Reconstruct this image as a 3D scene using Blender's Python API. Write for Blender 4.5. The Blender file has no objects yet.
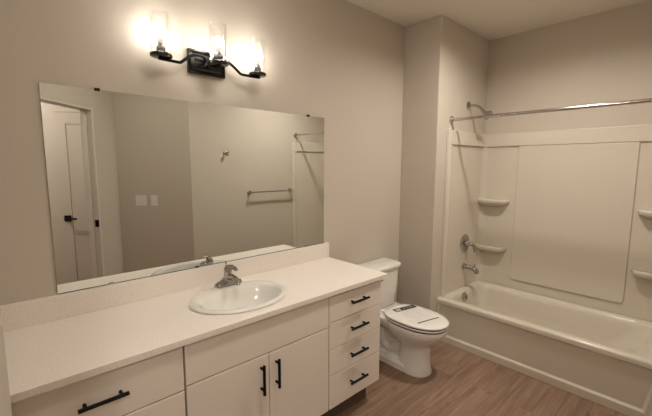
import bpy, bmesh, math, random
from mathutils import Vector, Matrix
random.seed(7)
S = bpy.context.scene
COL = S.collection
PI = math.pi

# ------------------------------------------------------------------ camera
def make_camera():
    yaw, pit, rol = math.radians(-42.4343), math.radians(-6.8385), math.radians(0.2038)
    fw = Vector((-math.sin(yaw)*math.cos(pit), math.cos(yaw)*math.cos(pit), math.sin(pit)))
    rt = Vector((math.cos(yaw), math.sin(yaw), 0)); up = rt.cross(fw)
    r2 = rt*math.cos(rol) + up*math.sin(rol); u2 = -rt*math.sin(rol) + up*math.cos(rol)
    cd = bpy.data.cameras.new('camera'); co = bpy.data.objects.new('camera', cd); COL.objects.link(co)
    m = Matrix.Identity(4)
    for i in range(3):
        m[i][0] = r2[i]; m[i][1] = u2[i]; m[i][2] = -fw[i]
    m.translation = Vector((0.0304, -1.9655, 1.579))
    co.matrix_world = m
    cd.sensor_fit = 'HORIZONTAL'; cd.sensor_width = 36.0; cd.lens = 36.0*355.645/652.0
    cd.clip_start = 0.01
    S.camera = co
make_camera()

# ------------------------------------------------------------------ world, light, exposure
w = bpy.data.worlds.new('world'); S.world = w; w.use_nodes = True
w.node_tree.nodes['Background'].inputs['Color'].default_value = (1.0, 0.86, 0.74, 1)
w.node_tree.nodes['Background'].inputs['Strength'].default_value = 0.15
S.view_settings.view_transform = 'Standard'
S.view_settings.look = 'None'
S.view_settings.gamma = 1.0
S.view_settings.use_curve_mapping = False
S.view_settings.exposure = 0.0
BULB = 64.0
BULB_COL = (1.0, 0.95, 0.85)
FILL_PANEL = 64.0             # emission of the added ceiling fill panel
HALL_FILL = 130.0  # strength of the fill lamp added in the hall
DOWN = 590.0           # emission of the recessed ceiling light over the tub side
DOWN_COL = (1.0, 0.93, 0.82)

# ------------------------------------------------------------------ materials
def nodes(name):
    m = bpy.data.materials.new(name); m.use_nodes = True
    nt = m.node_tree; b = nt.nodes['Principled BSDF']
    return m, nt, b
def plain(name, col, rough=.5, metal=0.0, bump=0.0, bscale=200.0, spec=None, var=0.0, coat=0.0):
    m, nt, b = nodes(name)
    b.inputs['Base Color'].default_value = (*col, 1)
    b.inputs['Roughness'].default_value = rough
    b.inputs['Metallic'].default_value = metal
    if spec is not None: b.inputs['Specular IOR Level'].default_value = spec
    if coat: b.inputs['Coat Weight'].default_value = coat; b.inputs['Coat Roughness'].default_value = .08
    tc = nt.nodes.new('ShaderNodeTexCoord')
    n = nt.nodes.new('ShaderNodeTexNoise'); n.inputs['Scale'].default_value = bscale; n.inputs['Detail'].default_value = 3
    nt.links.new(tc.outputs['Object'], n.inputs['Vector'])
    if bump:
        bp = nt.nodes.new('ShaderNodeBump'); bp.inputs['Strength'].default_value = bump; bp.inputs['Distance'].default_value = .002
        nt.links.new(n.outputs['Fac'], bp.inputs['Height']); nt.links.new(bp.outputs['Normal'], b.inputs['Normal'])
    if var:
        r = nt.nodes.new('ShaderNodeValToRGB')
        r.color_ramp.elements[0].color = (*[c*(1-var) for c in col], 1); r.color_ramp.elements[0].position = .3
        r.color_ramp.elements[1].color = (*[min(1, c*(1+var)) for c in col], 1); r.color_ramp.elements[1].position = .7
        nt.links.new(n.outputs['Fac'], r.inputs['Fac']); nt.links.new(r.outputs['Color'], b.inputs['Base Color'])
    return m
def floor_mat():
    m, nt, b = nodes('vinyl_plank')
    L = nt.links.new
    tc = nt.nodes.new('ShaderNodeTexCoord')
    br = nt.nodes.new('ShaderNodeTexBrick')
    br.inputs['Scale'].default_value = 1.0
    br.inputs['Brick Width'].default_value = 1.22; br.inputs['Row Height'].default_value = 0.152
    br.inputs['Mortar Size'].default_value = .0012; br.inputs['Mortar Smooth'].default_value = .3
    br.offset = .37; br.offset_frequency = 2
    br.inputs['Color1'].default_value = (0.0, 0.0, 0.0, 1); br.inputs['Color2'].default_value = (1, 1, 1, 1)
    br.inputs['Mortar'].default_value = (.3, .3, .3, 1)
    L(tc.outputs['Object'], br.inputs['Vector'])
    # per-plank shift of the grain
    mp = nt.nodes.new('ShaderNodeMapping'); mp.inputs['Scale'].default_value = (.9, 13.0, 1.0)
    L(tc.outputs['Object'], mp.inputs['Vector'])
    add = nt.nodes.new('ShaderNodeVectorMath'); add.operation = 'ADD'
    sc = nt.nodes.new('ShaderNodeVectorMath'); sc.operation = 'SCALE'; sc.inputs['Scale'].default_value = 9.0
    L(br.outputs['Color'], sc.inputs[0]); L(mp.outputs['Vector'], add.inputs[0]); L(sc.outputs['Vector'], add.inputs[1])
    n1 = nt.nodes.new('ShaderNodeTexNoise'); n1.inputs['Scale'].default_value = 2.2; n1.inputs['Detail'].default_value = 6; n1.inputs['Roughness'].default_value = .62
    n1.inputs['Distortion'].default_value = .6
    L(add.outputs['Vector'], n1.inputs['Vector'])
    r1 = nt.nodes.new('ShaderNodeValToRGB')
    e = r1.color_ramp.elements
    e[0].position = .28; e[0].color = (.155, .09, .058, 1)
    e[1].position = .74; e[1].color = (.36, .24, .17, 1)
    k = e.new(.5); k.color = (.25, .152, .104, 1)
    L(n1.outputs['Fac'], r1.inputs['Fac'])
    # plank tone
    mx = nt.nodes.new('ShaderNodeMix'); mx.data_type = 'RGBA'; mx.blend_type = 'MULTIPLY'; mx.inputs['Factor'].default_value = 1.0
    r2 = nt.nodes.new('ShaderNodeValToRGB')
    r2.color_ramp.elements[0].color = (.86, .86, .86, 1); r2.color_ramp.elements[1].color = (1.08, 1.06, 1.05, 1)
    L(br.outputs['Color'], r2.inputs['Fac'])
    L(r1.outputs['Color'], mx.inputs['A']); L(r2.outputs['Color'], mx.inputs['B'])
    # knots
    mp2 = nt.nodes.new('ShaderNodeMapping'); mp2.inputs['Scale'].default_value = (3.0, 9.0, 1.0)
    L(tc.outputs['Object'], mp2.inputs['Vector'])
    n2 = nt.nodes.new('ShaderNodeTexNoise'); n2.inputs['Scale'].default_value = 1.7; n2.inputs['Detail'].default_value = 2
    L(mp2.outputs['Vector'], n2.inputs['Vector'])
    r3 = nt.nodes.new('ShaderNodeValToRGB')
    r3.color_ramp.elements[0].position = .66; r3.color_ramp.elements[0].color = (1, 1, 1, 1)
    r3.color_ramp.elements[1].position = .74; r3.color_ramp.elements[1].color = (.62, .55, .5, 1)
    L(n2.outputs['Fac'], r3.inputs['Fac'])
    mx2 = nt.nodes.new('ShaderNodeMix'); mx2.data_type = 'RGBA'; mx2.blend_type = 'MULTIPLY'; mx2.inputs['Factor'].default_value = 1.0
    L(mx.outputs['Result'], mx2.inputs['A']); L(r3.outputs['Color'], mx2.inputs['B'])
    L(mx2.outputs['Result'], b.inputs['Base Color'])
    b.inputs['Roughness'].default_value = .55
    bp = nt.nodes.new('ShaderNodeBump'); bp.inputs['Strength'].default_value = .15; bp.inputs['Distance'].default_value = .002
    L(n1.outputs['Fac'], bp.inputs['Height']); L(bp.outputs['Normal'], b.inputs['Normal'])
    return m
def counter_mat():
    m, nt, b = nodes('speckled_laminate')
    L = nt.links.new
    tc = nt.nodes.new('ShaderNodeTexCoord')
    n = nt.nodes.new('ShaderNodeTexNoise'); n.inputs['Scale'].default_value = 130; n.inputs['Detail'].default_value = 4; n.inputs['Roughness'].default_value = .7
    L(tc.outputs['Object'], n.inputs['Vector'])
    r = nt.nodes.new('ShaderNodeValToRGB')
    r.color_ramp.elements[0].position = .34; r.color_ramp.elements[0].color = (.77, .70, .635, 1)
    r.color_ramp.elements[1].position = .52; r.color_ramp.elements[1].color = (.86, .79, .73, 1)
    L(n.outputs['Fac'], r.inputs['Fac']); L(r.outputs['Color'], b.inputs['Base Color'])
    b.inputs['Roughness'].default_value = .38
    return m
def glass_mat(name, tint=(1, 1, 1), base=.05, edge=.55):
    m = bpy.data.materials.new(name); m.use_nodes = True; nt = m.node_tree
    nt.nodes.remove(nt.nodes['Principled BSDF'])
    out = nt.nodes['Material Output']
    t = nt.nodes.new('ShaderNodeBsdfTransparent'); t.inputs['Color'].default_value = (*tint, 1)
    g = nt.nodes.new('ShaderNodeBsdfGlossy'); g.inputs['Roughness'].default_value = .03; g.inputs['Color'].default_value = (.95, .95, .95, 1)
    lw = nt.nodes.new('ShaderNodeLayerWeight'); lw.inputs['Blend'].default_value = .25
    mr = nt.nodes.new('ShaderNodeMapRange'); mr.inputs['To Min'].default_value = base; mr.inputs['To Max'].default_value = edge
    nt.links.new(lw.outputs['Facing'], mr.inputs['Value'])
    mx = nt.nodes.new('ShaderNodeMixShader')
    nt.links.new(mr.outputs['Result'], mx.inputs['Fac']); nt.links.new(t.outputs[0], mx.inputs[1]); nt.links.new(g.outputs[0], mx.inputs[2])
    nt.links.new(mx.outputs[0], out.inputs['Surface'])
    return m
def emit_mat(name, col, strength):
    m, nt, b = nodes(name)
    b.inputs['Base Color'].default_value = (.9, .9, .9, 1)
    b.inputs['Emission Color'].default_value = (*col, 1); b.inputs['Emission Strength'].default_value = strength
    return m
M = {}
M['wall'] = plain('wall_paint', (.575, .512, .438), .75, bump=.12, bscale=90, spec=.25)
M['ceil'] = plain('ceiling_paint', (.76, .70, .62), .85, bump=.15, bscale=70, spec=.2)
M['trim'] = plain('white_trim_paint', (.66, .61, .55), .45, spec=.35)
M['door'] = plain('door_paint', (.66, .60, .54), .5, spec=.35)
M['floor'] = floor_mat()
M['counter'] = counter_mat()
M['counter_edge'] = M['counter']
M['cabinet'] = plain('thermofoil_cabinet', (.80, .725, .65), .42, bump=.03, bscale=300, spec=.4)
M['carcass'] = plain('cabinet_carcass', (.22, .165, .115), .6)
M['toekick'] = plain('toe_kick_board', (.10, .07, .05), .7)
M['black'] = plain('matte_black_metal', (.0035, .0035, .004), .6, spec=.2)
M['bronze'] = plain('polished_black_metal', (.035, .032, .03), .22, metal=.9)
M['chrome'] = plain('brushed_chrome', (.46, .445, .43), .08, metal=1.0)
M['rodm'] = plain('satin_steel', (.54, .51, .48), .16, metal=1.0)
M['porcelain'] = plain('white_porcelain', (.80, .775, .735), .12, spec=.5, coat=.3)
M['acrylic'] = plain('cream_acrylic', (.645, .585, .495), .22, spec=.5, coat=.2)
M['plate'] = plain('white_plastic', (.80, .78, .75), .4)
M['dark'] = plain('gap_shade_paint', (.02, .018, .016), .5)  # near-black for the shade in the toilet seat gaps
M['paper'] = plain('printed_paper', (.72, .69, .65), .6)
M['ink'] = plain('black_ink', (.012, .012, .014), .6)
M['ink_grey'] = plain('grey_print', (.55, .53, .51), .7)
M['paper_white'] = plain('white_print', (.8, .8, .8), .7)
M['bulb'] = emit_mat('lit_bulb', BULB_COL, BULB)
M['bulb_neck'] = plain('bulb_neck_plastic', (.85, .83, .78), .4)
M['glass'] = glass_mat('clear_glass')
def mirror_mat():
    m, nt, b = nodes('silvered_glass')
    b.inputs['Base Color'].default_value = (.80, .815, .79, 1); b.inputs['Metallic'].default_value = 1; b.inputs['Roughness'].default_value = 0.0
    return m
M['mirror'] = mirror_mat()
M['mirror_edge'] = plain('mirror_edge_glass', (.10, .13, .11), .2)

# ------------------------------------------------------------------ mesh helpers
def link(name, bm, mat, parent=None, smooth=False, bevel=0.0, segs=2, angle=40, mats=None):
    bmesh.ops.recalc_face_normals(bm, faces=bm.faces[:])
    me = bpy.data.meshes.new(name); bm.to_mesh(me); bm.free()
    for mm in (mats or [mat]): me.materials.append(mm)
    o = bpy.data.objects.new(name, me); COL.objects.link(o)
    if parent is not None: o.parent = parent
    if bevel:
        bv = o.modifiers.new('bevel', 'BEVEL'); bv.width = bevel; bv.segments = segs; bv.limit_method = 'ANGLE'; bv.angle_limit = math.radians(35)
        bv.harden_normals = False
    if smooth or bevel:
        me.polygons.foreach_set('use_smooth', [True]*len(me.polygons))
        if bevel and not smooth:
            wn = o.modifiers.new('wn', 'WEIGHTED_NORMAL'); wn.keep_sharp = True
        else:
            es = o.modifiers.new('split', 'EDGE_SPLIT'); es.split_angle = math.radians(angle)
    return o
def box(bm, a, b, mi=0):
    x0, y0, z0 = [min(a[i], b[i]) for i in range(3)]; x1, y1, z1 = [max(a[i], b[i]) for i in range(3)]
    v = [bm.verts.new(c) for c in ((x0,y0,z0),(x1,y0,z0),(x1,y1,z0),(x0,y1,z0),(x0,y0,z1),(x1,y0,z1),(x1,y1,z1),(x0,y1,z1))]
    fs = []
    for f in ((0,3,2,1),(4,5,6,7),(0,1,5,4),(1,2,6,5),(2,3,7,6),(3,0,4,7)):
        q = bm.faces.new([v[i] for i in f]); q.material_index = mi; fs.append(q)
    return fs
def prism(bm, poly, z0, z1):
    lo = [bm.verts.new((x, y, z0)) for x, y in poly]; hi = [bm.verts.new((x, y, z1)) for x, y in poly]
    n = len(poly)
    bm.faces.new(lo[::-1]); bm.faces.new(hi)
    for i in range(n): bm.faces.new((lo[i], lo[(i+1) % n], hi[(i+1) % n], hi[i]))
def loft(bm, loops, cap0=True, cap1=True, close=True):
    rows = [[bm.verts.new(p) for p in lp] for lp in loops]
    n = len(rows[0])
    for a, b in zip(rows, rows[1:]):
        for i in range(n if close else n-1):
            j = (i+1) % n
            bm.faces.new((a[i], a[j], b[j], b[i]))
    if cap0: bm.faces.new(rows[0][::-1])
    if cap1: bm.faces.new(rows[-1])
    return rows
def frame(d):
    d = Vector(d).normalized()
    u = d.orthogonal().normalized() if abs(d.z) > .9 else d.cross(Vector((0, 0, 1))).normalized()
    return u, d.cross(u).normalized()
def lathe(bm, prof, origin=(0,0,0), axis=(0,0,1), n=28, caps=True):
    """prof: list of (radius, along)"""
    o = Vector(origin); d = Vector(axis).normalized(); u, v = frame(d)
    loops = []
    for r, h in prof:
        r = max(r, 1e-4)
        loops.append([o + d*h + (u*math.cos(2*PI*i/n) + v*math.sin(2*PI*i/n))*r for i in range(n)])
    loft(bm, loops, caps, caps)
def tube(bm, pts, r, n=12, caps=True, flat=None):
    pts = [Vector(p) for p in pts]
    rs = r if isinstance(r, (list, tuple)) else [r]*len(pts)
    loops = []; pu = None
    for i, p in enumerate(pts):
        d = (pts[min(i+1, len(pts)-1)] - pts[max(i-1, 0)]).normalized()
        if pu is None: u, v = frame(d)
        else:
            u = (pu - d*pu.dot(d)).normalized(); v = d.cross(u).normalized()
        pu = u
        fu, fv = flat if flat else (1, 1)
        loops.append([p + (u*math.cos(2*PI*k/n)*fu + v*math.sin(2*PI*k/n)*fv)*rs[i] for k in range(n)])
    loft(bm, loops, caps, caps)
def smooth_path(pts, k=6):
    P = [Vector(p) for p in pts]; out = []
    for i in range(len(P)-1):
        p0 = P[max(i-1, 0)]; p1 = P[i]; p2 = P[i+1]; p3 = P[min(i+2, len(P)-1)]
        for j in range(k):
            t = j/k
            out.append(.5*((2*p1) + (p2-p0)*t + (2*p0-5*p1+4*p2-p3)*t*t + (3*p1-p0-3*p2+p3)*t**3))
    out.append(P[-1]); return out
def rrect(x0, x1, y0, y1, r, z, n=6):
    """rounded rectangle loop, counter-clockwise; r one radius or four (x1y1,x0y1,x0y0,x1y0)"""
    rr = r if isinstance(r, (list, tuple)) else [r]*4
    out = []
    for (cx, cy, a0), q in zip(((x1, y1, 0), (x0, y1, 90), (x0, y0, 180), (x1, y0, 270)), rr):
        sx = -1 if cx == x1 else 1; sy = -1 if cy == y1 else 1
        for i in range(n+1):
            a = math.radians(a0 + 90*i/n)
            out.append(Vector((cx + sx*q + q*math.cos(a), cy + sy*q + q*math.sin(a), z)))
    return out
def superell(cx, y0, y1, hw, z, n=40, pf=2.2, pb=3.0, bias=.5):
    """egg loop: y0 = front tip, y1 = back; widest at bias from the back"""
    cy = y1 + (y0-y1)*bias
    out = []
    for i in range(n):
        a = 2*PI*i/n; c, s = math.cos(a), math.sin(a)
        p = pf if s < 0 else pb
        x = hw*math.copysign(abs(c)**(2/p), c)
        yy = math.copysign(abs(s)**(2/p), s)
        y = cy + (yy*(cy-y0) if s < 0 else yy*(y1-cy))
        out.append(Vector((cx+x, y, z)))
    return out
def thing(name, label, cat, loc=(0,0,0), group=None):
    o = bpy.data.objects.new(name, None); COL.objects.link(o); o.location = loc
    o.empty_display_size = .05
    tag(o, label, cat, group); return o
def tag(o, label, cat, group=None):
    o['label'] = label; o['category'] = cat
    if group: o['group'] = group
    return o
def part(name, bm, mat, root, **k):
    """part built in world coordinates, parented to a thing (keeps its place)"""
    l = Vector((0, 0, 0)); p = root
    while p is not None: l += p.location; p = p.parent
    bmesh.ops.translate(bm, verts=bm.verts[:], vec=-l)
    return link(name, bm, mat, root, **k)
def struct(o, label=None):
    o['kind'] = 'structure'
    if label: o['label'] = label
    return o
def NB(): return bmesh.new()

# ------------------------------------------------------------------ dimensions
H = 2.79; X1 = 2.76; D = .356; X2 = 3.65; W = 1.885
PC = Vector((1.560, -1.885)); Q = Vector((.965, -2.365))     # bend of the front wall, inner corner by the door
JR = Vector((.736, -2.136)); JL = Vector((0.0, -1.40))      # door opening
HEAD = 2.112
T = .12

# ------------------------------------------------------------------ setting
b = NB(); box(b, (-1.3, -4.3, -.08), (X2+.15, .15, 0)); struct(link('floor', b, M['floor']), 'brown wood-look plank floor')
b = NB(); box(b, (-1.3, -4.3, H), (X2+.15, .15, H+.08)); struct(link('ceiling', b, M['ceil']), 'plain beige painted ceiling')
b = NB(); box(b, (-.15, 0, 0), (X2+.15, .12, H)); struct(link('wall_back', b, M['wall']), 'beige wall behind the mirror and vanity')
b = NB(); prism(b, [(-.15, 0), (-.15, -1.40), (.002, -1.40), (.002, -.602), (-.03, -.602), (-.03, 0)], 0, H); struct(link('wall_left', b, M['wall']), 'beige side wall at the left end of the vanity')
b = NB(); box(b, (X1, -D, 0), (X2, 0, H)); struct(link('wall_alcove', b, M['wall'], bevel=.006), 'boxed-out beige wall holding the tub plumbing')
b = NB(); box(b, (X2, -W-.15, 0), (X2+.12, 0, H)); struct(link('wall_right', b, M['wall']), 'beige wall along the bathtub')
nrm = Vector((-(PC-Q).y, (PC-Q).x)).normalized()            # towards the room
b = NB(); prism(b, [(PC.x, PC.y), (PC.x-nrm.x*T+.05, PC.y-nrm.y*T), (X2, -W-T), (X2, -W)], 0, H); struct(link('wall_front', b, M['wall']), 'beige wall facing the mirror')
b = NB(); prism(b, [(PC.x, PC.y), (Q.x, Q.y), (Q.x-nrm.x*T, Q.y-nrm.y*T), (PC.x-nrm.x*T+.05, PC.y-nrm.y*T)], 0, H)
struct(link('wall_entry', b, M['wall']), 'angled beige wall carrying the switches')
dn = Vector((-.7071, -.7071))                               # door wall: normal towards the hall
b = NB(); prism(b, [(JR.x, JR.y), (JR.x+dn.x*T, JR.y+dn.y*T), (Q.x+dn.x*T+.06, Q.y+dn.y*T-.06), (Q.x+.02, Q.y-.02)], 0, H)
prism(b, [(JL.x, JL.y), (JL.x+dn.x*T, JL.y+dn.y*T), (JR.x+dn.x*T, JR.y+dn.y*T), (JR.x, JR.y)], HEAD, H)
struct(link('wall_door', b, M['wall']), 'angled beige wall around the doorway')
# hall beyond the doorway
b = NB(); box(b, (-1.3, -4.3, 0), (X2, -4.18, H)); struct(link('wall_hall_back', b, M['door']), 'hall wall beyond the doorway')
b = NB(); box(b, (-1.3, -4.18, 0), (-1.18, -1.40, H)); struct(link('wall_hall_left', b, M['wall']), 'hall wall beside the doorway')
b = NB(); box(b, (-1.18, -1.40, 0), (-.15, -1.28, H)); struct(link('wall_hall_end', b, M['wall']), 'hall wall behind the vanity end wall')
b = NB(); box(b, (1.5, -4.18, 0), (1.62, -1.99, H)); struct(link('wall_hall_right', b, M['wall']), 'hall wall right of the doorway')
# door frame: jamb and head lining
def along(p, s, n): return (p.x + .7071*s + dn.x*n, p.y - .7071*s + dn.y*n)
b = NB()
prism(b, [along(JR, -.018, 0), along(JR, -.018, T), along(JR, 0, T), along(JR, 0, 0)], 0, HEAD)
prism(b, [along(JR, -.032, .055), along(JR, -.032, .095), along(JR, -.018, .095), along(JR, -.018, .055)], 0, HEAD-.018)
prism(b, [along(JL, .0, 0), along(JL, .0, T), along(JR, -.018, T), along(JR, -.018, 0)], HEAD-.018, HEAD)
frame_o = struct(link('trim_1', b, M['trim'], bevel=.002), 'painted jamb lining of the doorway')
b = NB(); prism(b, [along(JR, -.0205, .006), along(JR, -.0205, .045), along(JR, -.018, .045), along(JR, -.018, .006)], .965, 1.035)
po = link('strike_plate', b, M['black'], frame_o); po['label'] = 'black strike plate let into the jamb'
# hall wall beyond the doorway with a closed panelled door
L0 = Vector((.518, -2.90)); hd = Vector((.815, .579)); hn = Vector((-.579, .815))
def hp(s_, n_): q = L0 + hd*s_ + hn*n_; return (q.x, q.y)
b = NB(); prism(b, [hp(-.70, 0), hp(.70, 0), hp(.70, -.10), hp(-.70, -.10)], 0, H); struct(link('wall_hall_side', b, M['door']), 'hall wall seen through the doorway in the mirror')
b = NB(); ZD = 2.134
prism(b, [hp(.0, .0005), hp(.69, .0005), hp(.69, .012), hp(.0, .012)], .008, ZD)
for s0, s1, z0, z1 in ((.0, .10, .008, ZD), (.59, .69, .008, ZD), (.10, .59, ZD-.12, ZD), (.10, .59, .008, .22)):
    prism(b, [hp(s0, .012), hp(s1, .012), hp(s1, .018), hp(s0, .018)], z0, z1)
leaf = struct(link('door_1', b, M['door']), 'pale panelled hall door seen through the doorway in the mirror')
b = NB(); prism(b, [hp(-.007, .0005), hp(-.0005, .0005), hp(-.0005, .004), hp(-.007, .004)], .0, ZD+.006); prism(b, [hp(-.007, .0005), hp(.69, .0005), hp(.69, .004), hp(-.007, .004)], ZD+.0005, ZD+.007)
link('door_gap_shade', b, M['carcass'], leaf)  # dark strips painting the reveal shadow along the door edge and top
b = NB(); lz = .985
c = Vector((*hp(.055, .018), lz)); n3 = Vector((hn.x, hn.y, 0)); l3 = Vector((hd.x, hd.y, 0))
prism(b, [hp(.022, .018), hp(.088, .018), hp(.088, .028), hp(.022, .028)], lz-.033, lz+.033)
tube(b, [c+n3*.008, c+n3*.055], .011)
tube(b, [c+n3*.052-l3*.01, c+n3*.052+l3*.115], .0095)
link('door_handle', b, M['black'], leaf, smooth=True)['label'] = 'black lever handle on a square rose'
# baseboards
def baseboard(name, pts):
    b = NB()
    for (ax, ay), (bx, by) in zip(pts, pts[1:]):
        d = Vector((bx-ax, by-ay)).normalized(); n = Vector((d.y, -d.x))*.012
        prism(b, [(ax, ay), (bx, by), (bx+n.x, by+n.y), (ax+n.x, ay+n.y)], 0, .083)
    return struct(link(name, b, M['trim'], bevel=.003))
baseboard('baseboard_back', [(1.80, 0), (X1, 0)])
baseboard('baseboard_alcove', [(X1, 0), (X1, -D)])
baseboard('baseboard_front', [(2.86, -W), (PC.x, PC.y)])
baseboard('baseboard_entry', [(PC.x, PC.y), (Q.x, Q.y)])

# ------------------------------------------------------------------ bathtub
XT = 2.866; ZT = .394; TY0 = -D; TY1 = -W; XB = X2-.001
def bathtub():
    root = thing('bathtub', 'cream alcove bathtub with a recessed apron panel beside the toilet', 'bathtub', (3.25, -1.1, 0))
    b = NB()
    n = 8
    xs = XT+.018
    lo = [rrect(xs, XB, TY1, TY0, .004, 0, n), rrect(xs, XB, TY1, TY0, .004, ZT-.045, n), rrect(XT, XB, TY1, TY0, .004, ZT-.036, n), rrect(XT, XB, TY1, TY0, .006, ZT-.020, n),
          rrect(XT+.0015, XB, TY1, TY0, .007, ZT-.011, n), rrect(XT+.006, XB, TY1, TY0, .008, ZT-.0035, n), rrect(XT+.014, XB, TY1, TY0, .01, ZT-.0005, n), rrect(XT+.024, XB, TY1, TY0, .01, ZT, n)]
    ix0, ix1, iy0, iy1 = XT+.082, XB-.085, TY1+.11, TY0-.085
    lo += [rrect(ix0-.012, ix1+.012, iy0-.012, iy1+.012, [.12, .12, .16, .16], ZT+.001, n),
           rrect(ix0, ix1, iy0, iy1, [.11, .11, .15, .15], ZT-.008, n),
           rrect(ix0+.012, ix1-.012, iy0+.03, iy1-.008, [.10, .10, .14, .14], ZT-.05, n),
           rrect(ix0+.03, ix1-.03, iy0+.12, iy1-.025, [.10, .10, .14, .14], ZT-.18, n),
           rrect(ix0+.05, ix1-.05, iy0+.22, iy1-.045, [.10, .10, .14, .14], ZT-.29, n),
           rrect(ix0+.09, ix1-.09, iy0+.30, iy1-.09, [.08, .08, .1, .1], ZT-.32, n)]
    loft(b, lo, cap0=True, cap1=True)
    part('tub_shell', b, M['acrylic'], root, smooth=True, angle=50)
    # apron skin: border strips round a recessed panel
    b = NB()
    yl, yr = TY0-.004, TY1+.004
    zt_ = ZT-.037
    P = [[(XT, yl, 0), (XT, yr, 0), (XT, yr, zt_), (XT, yl, zt_)],
         [(XT, yl-.012, .058), (XT, yr+.085, .058), (XT, yr+.040, zt_-.006), (XT, yl-.010, zt_-.006)],
         [(XT+.0125, yl-.024, .074), (XT+.0125, yr+.100, .074), (XT+.0125, yr+.050, zt_-.012), (XT+.0125, yl-.018, zt_-.012)]]
    back = [(XT+.0175, y, z) for _, y, z in P[0]]
    rows = loft(b, [back] + P, cap0=False, cap1=True)
    part('apron_panel', b, M['acrylic'], root, bevel=.0055, segs=3)
    # overflow plate on the inner end wall
    b = NB(); lathe(b, [(.0, .016), (.034, .015), (.041, .009), (.042, -.004)][::-1], (3.195, TY0-.099, .347), (0, -1, .2), 24)
    o = part('overflow_plate', b, M['chrome'], root, smooth=True); o['label'] = 'round chrome overflow plate'
    b = NB(); tube(b, [(3.195, TY0-.116, .361), (3.195, TY0-.128, .331)], .006, 10)
    bmesh.ops.translate(b, verts=b.verts[:], vec=-root.location)
    link('overflow_lever', b, M['chrome'], o, smooth=True)
    b = NB(); lathe(b, [(.034, 0), (.034, .003), (.024, .004)], (3.26, TY0-.28, ZT-.3205), (0, 0, 1), 24)
    part('drain', b, M['chrome'], root, smooth=True)
    return root
bathtub()

def surround():
    root = thing('tub_surround', 'cream moulded tub surround with corner shelves above the bathtub', 'shower surround', (3.5, -1.1, ZT))
    zb, zt, tk = ZT+.001, 1.888, .026
    zl = 1.765
    xa = 2.915
    # left end panel
    def end_panel(y, sgn, name):
        b = NB()
        t1, t2, xr_ = tk*.6, tk+.006, X2-.0005
        nose = [(xa + .032 - .032*math.cos(math.radians(a)), y + sgn*.036*math.sin(math.radians(a))) for a in range(0, 151, 15)]
        prism(b, nose + [(xa+.064, y+sgn*t1), (xr_, y+sgn*t1), (xr_, y)], zb, zl)
        prism(b, nose + [(xa+.064, y+sgn*t2), (xr_-tk, y+sgn*t2), (xr_-tk, y)], zl, zt)
        part(name, b, M['acrylic'], root, bevel=.006, segs=3)
    end_panel(TY0, -1, 'end_panel'); end_panel(TY1, 1, 'end_panel')
    # back wall panel
    b = NB()
    xb = X2
    box(b, (xb-.0005, TY1+tk*.62, zb), (xb-tk*.6, TY0-tk*.62, zt))
    box(b, (xb-tk*.6, TY1+tk, zl), (xb-tk-.006, TY0-tk, zt))
    part('back_panel', b, M['acrylic'], root, bevel=.005, segs=3)
    b = NB()
    y0, y1 = -1.553, -.697
    n = 5
    def lp(x, g): return [Vector((x, p.x, p.y)) for p in rrect(y0+g, y1-g, .487+g, zl-.0005-(g if g else 0), [.004, .004, .03, .03], 0, n)]
    loft(b, [lp(xb-tk*.6, 0), lp(xb-tk*.6-.009, 0), lp(xb-tk*.6-.013, .006)], True, True)
    part('centre_panel', b, M['acrylic'], root, bevel=.003, segs=2)
    # rounded inner corners
    for y, s in ((TY0, -1), (TY1, 1)):
        b = NB()
        r = .055; prof = [(0, 0)]
        cx, cy = X2-tk*.6-r, y+s*(tk*.6+r)
        for i in range(9):
            a = math.radians(90*i/8)
            prof.append((cx + r*math.sin(a), cy - s*r*math.cos(a)))
        prof[0] = (X2-tk*.6+.004, y+s*(tk*.6-.004))
        prism(b, prof, zb, zl-.001)
        part('corner_cove', b, M['acrylic'], root, smooth=True, angle=60)
    # soap shelves
    def shelf(yc, zc, s):
        b = NB()
        yw = yc - s*.03
        # plan: long along the back wall, tapering towards the corner
        def plan(g, z):
            xw = X2-tk*.6+.004
            ya, yb_ = yc + s*(.145-g*.3), yc - s*(.155-g)
            N = 18; pts = []
            for i in range(N+1):
                t = i/N
                d = .098*(1-abs(2*t-1)**6.0)**.5
                pts.append(Vector((xw - max(.004, d-g), yb_ + (ya-yb_)*t, z)))
            pts.append(Vector((xw, ya, z))); pts.append(Vector((xw, yb_, z)))
            return pts
        loops = [plan(.07, zc-.075), plan(.035, zc-.052), plan(.010, zc-.040), plan(.001, zc-.030), plan(0, zc-.010), plan(.003, zc-.002), plan(.010, zc+.001), plan(.02, zc-.003)]
        loft(b, loops, True, True)
        part('soap_shelf', b, M['acrylic'], root, smooth=True, angle=60)
    for zc in (1.252, .788):
        shelf(-.487, zc, 1); shelf(-1.735, zc, -1)
surround()

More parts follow.
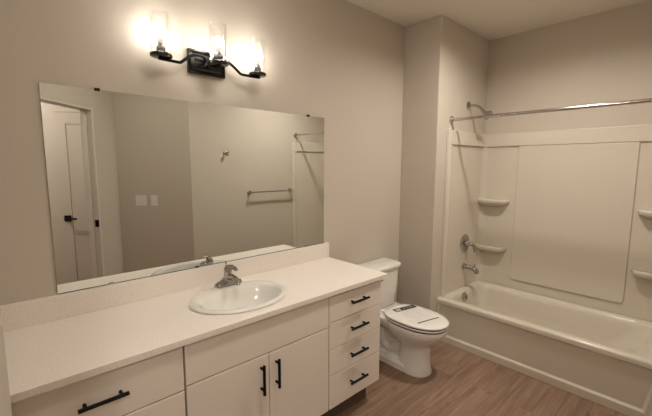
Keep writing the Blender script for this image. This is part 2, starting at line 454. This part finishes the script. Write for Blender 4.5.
# plumbing fittings on the end panel
FY = TY0-.0158
def valve():
    root = thing('shower_valve', 'round chrome shower valve with a lever, above the tub spout', 'shower valve', (3.312, FY, .835))
    b = NB(); lathe(b, [(.088, 0), (.088, .004), (.082, .010), (.05, .014), (.03, .016)], (3.312, FY, .835), (0, -1, 0), 36)
    part('escutcheon', b, M['chrome'], root, smooth=True)
    b = NB(); lathe(b, [(.026, .010), (.026, .03), (.022, .05), (.021, .075), (.017, .082)], (3.312, FY, .835), (0, -1, 0), 24)
    part('hub', b, M['chrome'], root, smooth=True)
    b = NB(); tube(b, smooth_path([(3.312, FY-.062, .838), (3.319, FY-.085, .83), (3.325, FY-.092, .795), (3.329, FY-.094, .752)]), [.012]*7+[.011]*6+[.009]*6, 12)
    part('lever', b, M['chrome'], root, smooth=True)
valve()
def spout():
    root = thing('tub_spout', 'chrome tub spout with diverter knob, below the shower valve', 'tub spout', (3.312, FY, .605))
    b = NB(); lathe(b, [(.034, 0), (.034, .006), (.028, .012)], (3.312, FY, .605), (0, -1, 0), 24)
    part('flange', b, M['chrome'], root, smooth=True)
    b = NB(); tube(b, smooth_path([(3.312, FY-.008, .605), (3.312, FY-.06, .605), (3.312, FY-.105, .598), (3.312, FY-.13, .578), (3.312, FY-.134, .560)]), [.024]*12+[.025]*6+[.023]*7, 16)
    part('spout_body', b, M['chrome'], root, smooth=True)
    b = NB(); tube(b, [(3.312, FY-.112, .615), (3.312, FY-.112, .640)], .004, 8); lathe(b, [(.008, 0), (.009, .006), (.006, .012)], (3.312, FY-.112, .636), (0, 0, 1), 12)
    part('diverter_knob', b, M['chrome'], root, smooth=True)
spout()
def shower_head():
    root = thing('showerhead', 'small chrome shower head on a bent arm above the surround', 'shower head', (3.285, -D, 2.13))
    b = NB(); lathe(b, [(.038, 0), (.038, .005), (.020, .016)], (3.285, -D, 2.13), (0, -1, 0), 24)
    part('flange', b, M['chrome'], root, smooth=True)
    path = smooth_path([(3.285, -D-.004, 2.13), (3.285, -D-.06, 2.128), (3.285, -D-.105, 2.105), (3.285, -D-.145, 2.062)])
    b = NB(); tube(b, path, .0125, 14)
    part('arm', b, M['chrome'], root, smooth=True)
    e = path[-1]; ax = (Vector(path[-1])-Vector(path[-2])).normalized()
    ax = (ax + Vector((0, -.25, 0))).normalized()
    b = NB(); lathe(b, [(.013, -.006), (.016, .0), (.016, .012), (.013, .016), (.016, .022), (.042, .045), (.046, .056), (.043, .064), (.036, .061)], e, ax, 24)
    part('head', b, M['chrome'], root, smooth=True)
shower_head()
def rod():
    xr, zr = 2.981, 1.977
    root = thing('shower_rod', 'long straight steel shower curtain rod across the bathtub alcove', 'curtain rod', (xr, -1.1, zr))
    b = NB(); tube(b, [(xr, TY0-.001, zr), (xr, TY1+.001, zr)], .0125, 20)
    part('rod', b, M['rodm'], root, smooth=True)
    for y, s in ((TY0, -1), (TY1, 1)):
        b = NB(); lathe(b, [(.033, 0), (.033, .006), (.02, .016), (.0155, .026)], (xr, y, zr), (0, s, 0), 24)
        part('rod_flange', b, M['rodm'], root, smooth=True)
rod()

# ------------------------------------------------------------------ vanity
CF = -.56                       # face of doors and drawers
HC = .882                       # counter top
def pull(root, axis, c, L):
    """black bar pull, standing off the front"""
    b = NB(); c = Vector(c); d = Vector(axis)
    tube(b, [c-d*L/2+Vector((0, -.030, 0)), c+d*L/2+Vector((0, -.030, 0))], .0073, 14)
    for s in (-1, 1):
        q = c + d*s*(L/2-.022); tube(b, [q, q+Vector((0, -.03, 0))], .0062, 10)
    l = Vector((0, 0, 0)); p = root
    while p is not None: l += p.location; p = p.parent
    bmesh.ops.translate(b, verts=b.verts[:], vec=-l)
    o = link('handle', b, M['black'], root, smooth=True); o['label'] = 'black bar pull'
    return o
def front(name, root, x0, x1, z0, z1):
    b = NB(); box(b, (x0, CF, z0), (x1, CF+.0195, z1))
    return part(name, b, M['cabinet'], root, bevel=.0022, segs=2)
def carcass(root, x0, x1, side=None):
    b = NB(); zt = HC-.0285
    box(b, (x0, CF+.02, .150), (x0+.015, -.003, zt)); box(b, (x1-.015, CF+.02, .150), (x1, -.003, zt))
    box(b, (x0+.015, CF+.02, .150), (x1-.015, -.003, .166)); box(b, (x0+.015, -.012, .166), (x1-.015, -.003, zt))
    box(b, (x0+.015, CF+.02, .62), (x1-.015, CF+.038, zt)); box(b, (x0+.015, CF+.02, .166), (x1-.015, CF+.030, .62))
    part('carcass', b, M['carcass'], root)
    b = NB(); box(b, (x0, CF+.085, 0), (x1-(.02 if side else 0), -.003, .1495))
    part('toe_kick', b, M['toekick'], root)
    if side:
        b = NB(); box(b, (x1, CF+.0195, .150), (x1+.012, -.003, HC-.0285)); part('side_panel', b, M['cabinet'], root, bevel=.0015)
g = .0022
def unit(name, label, x0, x1):
    return thing(name, label, 'cabinet', ((x0+x1)/2, -.28, 0), 'vanity cabinets under the countertop')
# left drawer base
r = unit('drawer_cabinet', 'cream drawer cabinet at the left end of the vanity, by the side wall', .002, .528)
carcass(r, -.028, .5285)
zs = [(.655, .848), (.405, .649), (.155, .399)]
for z0, z1 in zs:
    f = front('drawer', r, -.024, .526, z0, z1); pull(f, (1, 0, 0), (.240, CF, (z0+z1)/2 if z0 < .6 else .752), .155)
# sink base
r = unit('sink_cabinet', 'cream two-door cabinet below the sink with upright black pulls', .5295, 1.341)
carcass(r, .5295, 1.3405)
f = front('false_front', r, .534, 1.338, .667, .848); f['label'] = 'plain cream panel without a pull'
f = front('door', r, .534, .9375, .155, .661); pull(f, (0, 0, 1), (.892, CF, .551), .150)
f = front('door', r, .9415, 1.338, .155, .661); pull(f, (0, 0, 1), (.979, CF, .551), .150)
# right drawer base
r = unit('drawer_cabinet', 'cream four-drawer cabinet at the right end of the vanity, beside the toilet', 1.3415, 1.803)
carcass(r, 1.3415, 1.790, True)
for z0, z1, zh in ((.688, .840, .770), (.527, .683, .607), (.362, .522, .440), (.155, .357, .262)):
    f = front('drawer', r, 1.346, 1.802, z0, z1); pull(f, (1, 0, 0), (1.578, CF, zh+.004), .150)

def countertop():
    root = thing('countertop', 'long off-white speckled vanity countertop with a low backsplash', 'countertop', (.93, -.29, HC))
    b = NB()
    # slab with an oval cutout for the basin
    x0, x1, y0, y1, z0, z1 = -.029, 1.845, -.580, -.001, HC-.028, HC
    cx, cy, ra, rb = .930, -.312, .235, .180
    N = 48
    def outer(a):
        c, s = math.cos(a), math.sin(a)
        tx = ((x1-cx) if c > 0 else (x0-cx))/c if abs(c) > 1e-9 else 1e9
        ty = ((y1-cy) if s > 0 else (y0-cy))/s if abs(s) > 1e-9 else 1e9
        t = min(tx, ty); return cx+c*t, cy+s*t
    angs = sorted(set([2*PI*i/N for i in range(N)] + [math.atan2(yy-cy, xx-cx) % (2*PI) for xx in (x0, x1) for yy in (y0, y1)]))
    ot = [outer(a) for a in angs]; inn = [(cx+ra*math.cos(a), cy+rb*math.sin(a)) for a in angs]
    loops = [[Vector((x, y, z)) for x, y in pl] for pl, z in ((inn, z0), (ot, z0), (ot, z1), (inn, z1), (inn, z0))]
    rows = [[b.verts.new(p) for p in lp] for lp in loops[:4]]
    rows.append(rows[0])
    n = len(angs)
    for ra_, rb_ in zip(rows, rows[1:]):
        for i in range(n): b.faces.new((ra_[i], ra_[(i+1) % n], rb_[(i+1) % n], rb_[i]))
    part('slab', b, M['counter'], root, bevel=.002)
    b = NB(); box(b, (-.029, -.019, HC), (1.845, -.0005, HC+.1125))
    part('backsplash', b, M['counter'], root, bevel=.002)
countertop()

SX, SY = .930, -.312
def sink():
    root = thing('oval_sink', 'white oval drop-in basin set in the speckled countertop', 'sink', (SX, SY, HC))
    b = NB(); N = 56
    def ell(a, bb, z, dy=0): return [Vector((SX+a*math.cos(2*PI*i/N), SY+dy+bb*math.sin(2*PI*i/N), z)) for i in range(N)]
    z = HC
    loops = [ell(.261, .205, z+.0005), ell(.267, .210, z+.004), ell(.265, .208, z+.010), ell(.255, .198, z+.0145), ell(.240, .180, z+.0145, -.004),
             ell(.225, .150, z+.010, -.021), ell(.217, .142, z+.0, -.024), ell(.207, .132, z-.03, -.024), ell(.186, .117, z-.07, -.024), ell(.140, .092, z-.105, -.022),
             ell(.09, .06, z-.125, -.02), ell(.03, .03, z-.131, -.018)]
    loft(b, loops, cap0=False, cap1=True)
    part('basin', b, M['porcelain'], root, smooth=True, angle=60)
    b = NB(); lathe(b, [(.026, 0), (.026, .003), (.018, .004), (.012, .0015)], (SX, SY-.018, z-.1305), (0, 0, 1), 24)
    part('drain', b, M['chrome'], root, smooth=True)
sink()

def faucet():
    fx, fy, fz = .952, -.128, HC+.0152
    root = thing('sink_faucet', 'chrome single-lever faucet standing on the back of the oval sink', 'faucet', (fx, fy, fz))
    b = NB()
    loft(b, [rrect(fx-.083, fx+.083, fy-.027, fy+.025, .025, fz, 6), rrect(fx-.083, fx+.083, fy-.027, fy+.025, .025, fz+.010, 6), rrect(fx-.076, fx+.076, fy-.022, fy+.020, .02, fz+.020, 6),
             rrect(fx-.046, fx+.046, fy-.021, fy+.020, .018, fz+.030, 6), rrect(fx-.031, fx+.031, fy-.021, fy+.021, .018, fz+.044, 6)], True, True)
    part('base_plate', b, M['chrome'], root, smooth=True)
    b = NB()
    lathe(b, [(.028, .030), (.025, .05), (.023, .075), (.023, .092), (.018, .103)], (fx, fy, fz), (0, 0, 1), 24)
    part('body', b, M['chrome'], root, smooth=True)
    b = NB(); tube(b, smooth_path([(fx, fy-.008, fz+.046), (fx, fy-.05, fz+.055), (fx, fy-.09, fz+.052), (fx, fy-.115, fz+.038), (fx, fy-.118, fz+.028)]), [.018]*7+[.016]*6+[.013]*6+[.012]*6, 16)
    part('spout', b, M['chrome'], root, smooth=True)
    b = NB(); 
    pth = smooth_path([(fx, fy+.020, fz+.098), (fx, fy+.0, fz+.108), (fx, fy-.035, fz+.115), (fx, fy-.075, fz+.112), (fx, fy-.098, fz+.106)])
    tube(b, pth, [.012]*7+[.020]*6+[.017]*6+[.013]*6, 14, flat=(1.0, .42))
    part('lever_handle', b, M['chrome'], root, smooth=True)
    b = NB(); tube(b, [(fx, fy+.023, fz+.015), (fx, fy+.023, fz+.118)], .0028, 8); lathe(b, [(.003, 0), (.0058, .004), (.0058, .010), (.003, .013)], (fx, fy+.023, fz+.116), (0, 0, 1), 12)
    part('lift_rod', b, M['chrome'], root, smooth=True)
faucet()

# ------------------------------------------------------------------ mirror
def mirror():
    x0, x1, z0, z1 = .182, 1.800, .9965, 1.9214
    root = thing('vanity_mirror', 'large frameless mirror on the wall above the countertop', 'mirror', ((x0+x1)/2, 0, z0))
    b = NB(); fs = box(b, (x0, -.006, z0), (x1, -.0008, z1))
    for f in b.faces: f.material_index = 1
    b.faces.ensure_lookup_table()
    fs[2].material_index = 0
    part('mirror_glass', b, None, root, mats=[M['mirror'], M['mirror_edge']])
    b = NB(); box(b, (x0, -.0072, z0-.0014), (x1, -.0062, z0+.0022)); part('bottom_channel', b, M['mirror_edge'], root)
    for x, z, up in ((.391, z1, 1), (1.650, z1, 1), (.393, z0, -1), (.823, z0, -1), (1.628, z0, -1)):
        b = NB()
        if up > 0:
            box(b, (x-.011, -.011, z-.006), (x+.011, -.0062, z+.007)); box(b, (x-.011, -.0062, z+.0003), (x+.011, -.0005, z+.007))
        else:
            box(b, (x-.011, -.011, z-.0012), (x+.011, -.0074, z+.007))
        o = part('mirror_clip', b, M['bronze'] if up > 0 or abs(x-.823) < .01 else M['chrome'], root, bevel=.001)
mirror()

# ------------------------------------------------------------------ vanity light
def vanity_light():
    root = thing('vanity_light', 'black three-lamp wall light with clear glass shades above the mirror', 'wall light', (.92, -.001, 2.13))
    # rectangular back plate: outer rim, sloped sides, raised centre
    b = NB()
    def rect(x0, x1, z0, z1, y): return [Vector((x0, y, z0)), Vector((x1, y, z0)), Vector((x1, y, z1)), Vector((x0, y, z1))]
    px0, px1, pz0, pz1 = .815, 1.025, 2.070, 2.194
    loft(b, [rect(px0, px1, pz0, pz1, -.001), rect(px0, px1, pz0, pz1, -.022), rect(px0+.008, px1-.008, pz0+.008, pz1-.008, -.022),
             rect(px0+.012, px1-.012, pz0+.012, pz1-.012, -.014), rect(px0+.030, px1-.030, pz0+.026, pz1-.026, -.030)], True, True)
    part('back_plate', b, M['bronze'], root, bevel=.0012)
    b = NB(); lathe(b, [(.006, 0), (.006, .004), (.003, .007)], (.895, -.030, 2.128), (0, -1, 0), 12)
    part('screw', b, M['black'], root, smooth=True)
    cx = .922
    def fixture(x, y, yc=None):
        # cup under the shade
        b = NB(); lathe(b, [(.0, 2.101), (.046, 2.101), (.051, 2.104), (.051, 2.113), (.048, 2.116), (.02, 2.116)], (x, y, 0), (0, 0, 1), 36)
        c = part('shade_holder', b, M['bronze'], root, smooth=True)
        b = NB(); lathe(b, [(.018, 2.116), (.0205, 2.118), (.0205, 2.148), (.018, 2.151), (.0145, 2.151)], (x, y, 0), (0, 0, 1), 24)
        part('lamp_socket', b, M['bronze'], root, smooth=True)
        # glass cylinder
        b = NB(); lathe(b, [(.0455, 2.1165), (.0475, 2.1165), (.0475, 2.299), (.0465, 2.3005), (.0455, 2.299), (.0455, 2.1165)], (x, y, 0), (0, 0, 1), 40, caps=False)
        s = part('glass_shade', b, M['glass'], root, smooth=True); s['label'] = 'clear glass cylinder shade'
        # bulb: threaded cap, neck, glowing globe
        b = NB(); lathe(b, [(.013, 2.150), (.0135, 2.158), (.013, 2.166)], (x, y, 0), (0, 0, 1), 20)
        part('bulb_cap', b, M['chrome'], root, smooth=True)
        b = NB(); lathe(b, [(.013, 2.164), (.018, 2.176), (.0225, 2.192)], (x, y, 0), (0, 0, 1), 24)
        part('bulb_neck', b, M['bulb_neck'], root, smooth=True)
        prof = [(.0222, 2.192)]
        for i in range(1, 11):
            a = math.radians(-42 + 132*i/10); prof.append((max(.0005, .030*math.cos(a)), 2.2120 + .030*math.sin(a)))
        b = NB(); lathe(b, prof, (x, y, 0), (0, 0, 1), 28)
        o = part('bulb_globe', b, M['bulb'], root, smooth=True, angle=80); o['label'] = 'lit white bulb globe'
    fixture(cx-.265, -.085); fixture(cx+.005, -.145); fixture(cx+.277, -.085)
    # curved arms
    for s in (-1, 1):
        pts = smooth_path([(cx+s*.02, -.026, 2.132), (cx+s*.035, -.058, 2.150), (cx+s*.075, -.068, 2.152), (cx+s*.115, -.072, 2.138), (cx+s*.168, -.078, 2.096)], 5) + [(cx+s*.180, -.079, 2.0935), (cx+s*.20, -.080, 2.0935), (cx+s*.266+.006+s*.018, -.085, 2.0935)]
        b = NB(); tube(b, pts, .0078, 10); tube(b, [(cx+s*.271+.006, -.085, 2.0935), (cx+s*.271+.006, -.085, 2.1015)], .008, 10)
        part('arm', b, M['black'], root, smooth=True)
    b = NB(); tube(b, smooth_path([(cx, -.026, 2.118), (cx, -.08, 2.108), (cx, -.12, 2.0935), (cx+.005, -.165, 2.0935)], 5), .0062, 10); tube(b, [(cx+.005, -.145, 2.0935), (cx+.005, -.145, 2.1015)], .008, 10)
    part('arm', b, M['black'], root, smooth=True)
vanity_light()

# ------------------------------------------------------------------ toilet
TX = 2.318
def toilet():
    root = thing('toilet', 'white two-piece toilet with closed lid between the vanity and bathtub', 'toilet', (TX, -.45, 0))
    # tank
    b = NB()
    def tl(hw, y0, y1, z, r=.035): return rrect(TX-hw, TX+hw, y0, y1, [.012, .012, r, r], z, 6)
    loft(b, [tl(.168, -.190, -.035, .402, .06), tl(.178, -.198, -.030, .412, .065), tl(.188, -.206, -.024, .55, .065), tl(.198, -.214, -.020, .718, .065)])
    part('tank', b, M['porcelain'], root, smooth=True, angle=50)
    b = NB()
    loft(b, [tl(.200, -.216, -.018, .7185, .066), tl(.208, -.226, -.014, .727, .07), tl(.210, -.228, -.013, .750, .07), tl(.205, -.222, -.016, .760, .068), tl(.187, -.205, -.028, .7635, .06)])
    part('tank_lid', b, M['porcelain'], root, smooth=True, angle=50)
    b = NB(); tube(b, [(TX-.150, -.213, .67), (TX-.150, -.232, .67)], .012, 14); tube(b, [(TX-.155, -.228, .67), (TX-.080, -.232, .662)], .007, 10)
    part('flush_lever', b, M['chrome'], root, smooth=True)
    # bowl: pedestal column + bowl + rear deck + foot + trapway
    b = NB()
    sec = [(-.632, -.37, .112, .0), (-.632, -.37, .113, .02), (-.624, -.38, .104, .05), (-.620, -.385, .098, .12), (-.620, -.385, .097, .20), (-.628, -.375, .104, .228), (-.655, -.33, .130, .256),
           (-.690, -.29, .153, .29), (-.722, -.27, .168, .325), (-.740, -.26, .176, .350), (-.746, -.255, .178, .375), (-.742, -.255, .175, .386)]
    loft(b, [superell(TX, y0, y1, hw, z, 44, 2.25, 2.6, .48) for y0, y1, hw, z in sec])
    # rear deck under the tank
    loft(b, [rrect(TX-.07, TX+.07, -.33, -.08, .03, .265, 5), rrect(TX-.145, TX+.145, -.34, -.045, .04, .335, 5), rrect(TX-.172, TX+.172, -.34, -.030, .045, .375, 5), rrect(TX-.172, TX+.172, -.34, -.030, .045, .396, 5), rrect(TX-.165, TX+.165, -.34, -.036, .045, .4015, 5)])
    # foot
    loft(b, [rrect(TX-.112, TX+.112, -.50, -.13, .05, 0, 5), rrect(TX-.112, TX+.112, -.50, -.13, .05, .045, 5), rrect(TX-.088, TX+.088, -.50, -.14, .045, .060, 5)])
    # trapway coil
    path = smooth_path([(TX, -.42, .20), (TX, -.33, .13), (TX, -.26, .10), (TX, -.20, .14), (TX, -.18, .22), (TX, -.20, .30)], 6)
    tube(b, path, .050, 18)
    loft(b, [rrect(TX-.030, TX+.030, -.40, -.14, .02, .04, 4), rrect(TX-.035, TX+.035, -.38, -.12, .02, .28, 4)])
    part('bowl', b, M['porcelain'], root, smooth=True, angle=48)
    for s in (-1, 1):
        b = NB(); lathe(b, [(.014, 0), (.014, .008), (.010, .016), (.003, .019)], (TX+s*.078, -.28, .059), (0, 0, 1), 14)
        part('bolt_cap', b, M['porcelain'], root, smooth=True)
    # seat and lid
    def egg(y0, y1, hw, z): return superell(TX, y0, y1, hw, z, 44, 2.2, 2.9, .48)
    b = NB(); loft(b, [egg(-.742, -.268, .174, .3915), egg(-.748, -.264, .180, .396), egg(-.748, -.264, .180, .404), egg(-.744, -.267, .177, .4085)])
    part('seat', b, M['porcelain'], root, smooth=True, angle=60)
    b = NB(); loft(b, [egg(-.745, -.262, .178, .4155), egg(-.751, -.258, .183, .419), egg(-.751, -.258, .183, .426), egg(-.743, -.263, .178, .4315), egg(-.68, -.30, .15, .4340)])
    part('lid', b, M['porcelain'], root, smooth=True, angle=60)
    for s in (-1, 1):
        b = NB(); loft(b, [rrect(TX+s*.075-.02, TX+s*.075+.02, -.275, -.235, .012, .4016, 4), rrect(TX+s*.075-.02, TX+s*.075+.02, -.275, -.235, .012, .418, 4)])
        part('hinge', b, M['porcelain'], root, smooth=True)
    for z0, z1 in ((.3865, .3915), (.4088, .4155)):  # dark slabs paint the shade in the gaps under seat and lid
        b = NB(); loft(b, [egg(-.7445, -.28, .1775, z0), egg(-.7445, -.28, .1775, z1)])
        part('gap_shade', b, M['dark'], root, smooth=True)
toilet()

def lid_label():
    zt = .4348
    root = thing('paper_label', 'printed paper label lying on the closed toilet lid', 'label', (TX+.02, -.47, zt))
    A = Vector((2.268, -.318)); B = Vector((2.500, -.352)); C = Vector((2.195, -.596)); Dd = Vector((2.428, -.632))   # corners: back-left, back-right, front-left, front-right
    o_ = Vector((TX+.018, -.478)); ca, sa = math.cos(math.radians(-13)), math.sin(math.radians(-13))
    A, B, C, Dd = [o_ + Vector((x*ca - y*sa, x*sa + y*ca)) for x, y in ((-.108, .145), (.108, .145), (-.108, -.145), (.108, -.145))]
    def uv(u, v): return A*(1-u)*(1-v) + B*u*(1-v) + C*(1-u)*v + Dd*u*v
    def quad(bm, u0, u1, v0, v1, z0, z1):
        prism(bm, [tuple(uv(u0, v0)), tuple(uv(u0, v1)), tuple(uv(u1, v1)), tuple(uv(u1, v0))], z0, z1)
    b = NB(); quad(b, 0, 1, 0, 1, zt-.0007, zt); part('sheet', b, M['paper'], root)
    b = NB(); quad(b, 0, 1, 0, .19, zt, zt+.0004); part('header_band', b, M['ink'], root)['label'] = 'black band with white lettering'
    b = NB()
    # faint white lettering on the band
    def stroke(u0, v0, u1, v1, wd=.009):
        p, q = uv(u0, v0), uv(u1, v1); d = (q-p).normalized(); n = Vector((-d.y, d.x))*wd*.5
        prism(b, [tuple(p+n), tuple(p-n), tuple(q-n), tuple(q+n)], zt+.0004, zt+.0008)
    for letter in (((.08, .10, .13, .025), (.13, .025, .18, .10), (.10, .072, .16, .072)), ((.29, .03, .22, .04), (.22, .04, .28, .075), (.28, .075, .21, .10))):
        for u0, v0, u1, v1 in letter: stroke(u0, v0*1.5, u1, v1*1.5, .011)
        part('letter', b, M['paper_white'], root); b = NB()
    for i in range(7): stroke(.40+.07*i, .075, .44+.07*i, .075, .003); 
    for i in range(9): stroke(.38+.06*i, .125, .41+.06*i, .125, .003)
    part('small_print', b, M['paper_white'], root)
    b = NB()
    for k in range(11):
        v = .25 + .06*k
        for u0, u1 in ((.07, .46), (.54, .93)):
            if (k, u0) in ((5, .54), (10, .07)): u1 -= .15
            quad(b, u0, u1, v, v+.010, zt, zt+.0003)
    part('print_lines', b, M['ink_grey'], root)
    b = NB(); quad(b, 0, 1, .955, .995, zt, zt+.0004); part('footer_line', b, M['ink'], root)
lid_label()

# ------------------------------------------------------------------ fittings on the wall facing the mirror
def towel_bar():
    z = 1.25; xa, xb = 2.264, 2.876
    root = thing('towel_bar', 'steel towel bar on the wall beside the tub, seen in the mirror', 'towel bar', ((xa+xb)/2, -W, z))
    for x in (xa, xb):
        b = NB(); lathe(b, [(.026, 0), (.026, .006), (.014, .014), (.012, .05), (.016, .056), (.016, .072), (.010, .078)], (x, -W, z), (0, 1, 0), 20)
        part('post', b, M['rodm'], root, smooth=True)
    b = NB(); tube(b, [(xa, -W+.063, z), (xb, -W+.063, z)], .009, 16)
    part('bar', b, M['rodm'], root, smooth=True)
towel_bar()
def robe_hook():
    x, z = 1.966, 1.715
    root = thing('robe_hook', 'small steel robe hook high on the wall facing the mirror', 'hook', (x, -W, z))
    b = NB(); lathe(b, [(.024, 0), (.024, .006), (.012, .012)], (x, -W, z), (0, 1, 0), 20)
    part('rose', b, M['rodm'], root, smooth=True)
    b = NB(); lathe(b, [(.009, .008), (.009, .040), (.020, .046), (.021, .054), (.012, .060)], (x, -W, z), (0, 1, .15), 18)
    tube(b, smooth_path([(x, -W+.03, z-.006), (x, -W+.045, z-.03), (x, -W+.06, z-.028), (x, -W+.066, z-.015)]), .005, 10)
    part('peg', b, M['rodm'], root, smooth=True)
robe_hook()
def switch(s, gangs, name, label, part_name):
    d = (Q-PC).normalized(); c2 = PC + d*s; n = nrm
    wd = .070 if gangs == 1 else .116; z = 1.195; hh = .0575
    root = thing(name, label, 'switch', (c2.x, c2.y, z))
    def P(a, e): q = c2 + d*a + n*e; return (q.x, q.y)
    b = NB(); prism(b, [P(-wd/2, .0005), P(-wd/2, .006), P(wd/2, .006), P(wd/2, .0005)], z-hh, z+hh)
    part('cover_plate', b, M['plate'], root, bevel=.003)
    for a in ((-.023, .023) if gangs == 2 else (0,)):
        b = NB(); prism(b, [P(a-.0165, .006), P(a-.0165, .0095), P(a+.0165, .0095), P(a+.0165, .006)], z-.0335, z+.0335)
        r = part(part_name, b, M['plate'], root, bevel=.0015)
L_ = (Q-PC).length
switch(.705*L_, 2, 'switch_plate', 'white two-rocker switch plate nearer the doorway, seen in the mirror', 'rocker')
switch(.525*L_, 1, 'switch_plate', 'white single switch plate right of the two-rocker plate in the mirror', 'rocker')

# ------------------------------------------------------------------ hall lamp added for fill (out of direct view)
def hall_fill_light():
    x, y = -.40, -2.75
    root = thing('hall_fill_lamp', 'flush round fill light added in the hall beyond the doorway', 'ceiling light', (x, y, H))
    b = NB(); lathe(b, [(.15, 0), (.15, .02), (.14, .025)], (x, y, H-.0005), (0, 0, -1), 32); part('canopy', b, M['plate'], root, smooth=True)
    b = NB(); lathe(b, [(.135, .024), (.125, .05), (.08, .07), (.001, .078)], (x, y, H), (0, 0, -1), 32)
    part('diffuser', b, emit_mat('lit_diffuser', (1.0, .92, .82), HALL_FILL), root, smooth=True)
hall_fill_light()

# recessed ceiling light in front of the tub (just above the frame)
def down_light():
    x, y = 2.55, -1.14
    root = thing('ceiling_downlight', 'small round baffled ceiling light in front of the bathtub', 'ceiling light', (x, y, H))
    b = NB(); lathe(b, [(.074, .036), (.080, .038), (.096, .030), (.098, .0005), (.074, .0005), (.074, .036)], (x, y, H), (0, 0, -1), 36, caps=False)
    part('trim_ring', b, M['plate'], root, smooth=True)
    b = NB(); lathe(b, [(.0715, .001), (.0715, .006), (.06, .008)], (x, y, H), (0, 0, -1), 36)
    part('diffuser', b, emit_mat('lit_lens', DOWN_COL, DOWN), root, smooth=True)
down_light()

# glowing ceiling panel added as fill light, above the open floor (outside the frame)
def fill_panel():
    x, y = .95, -1.15
    root = thing('ceiling_fill_panel', 'square white fill-light panel added on the ceiling above the vanity aisle', 'fill light', (x, y, H))
    b = NB()
    q = lambda g, z: rrect(x-.16+g, x+.16-g, y-.16+g, y+.16-g, .02, H-z, 4)
    loft(b, [q(0, .0005), q(0, .012), q(.012, .020), q(.045, .020), q(.045, .014)], True, True)
    part('fill_panel_frame', b, M['plate'], root, smooth=True)
    b = NB(); loft(b, [q(.047, .0145), q(.047, .019), q(.055, .021)], True, True)
    part('fill_panel_face', b, emit_mat('fill_panel_face', DOWN_COL, FILL_PANEL), root, smooth=True)
fill_panel()
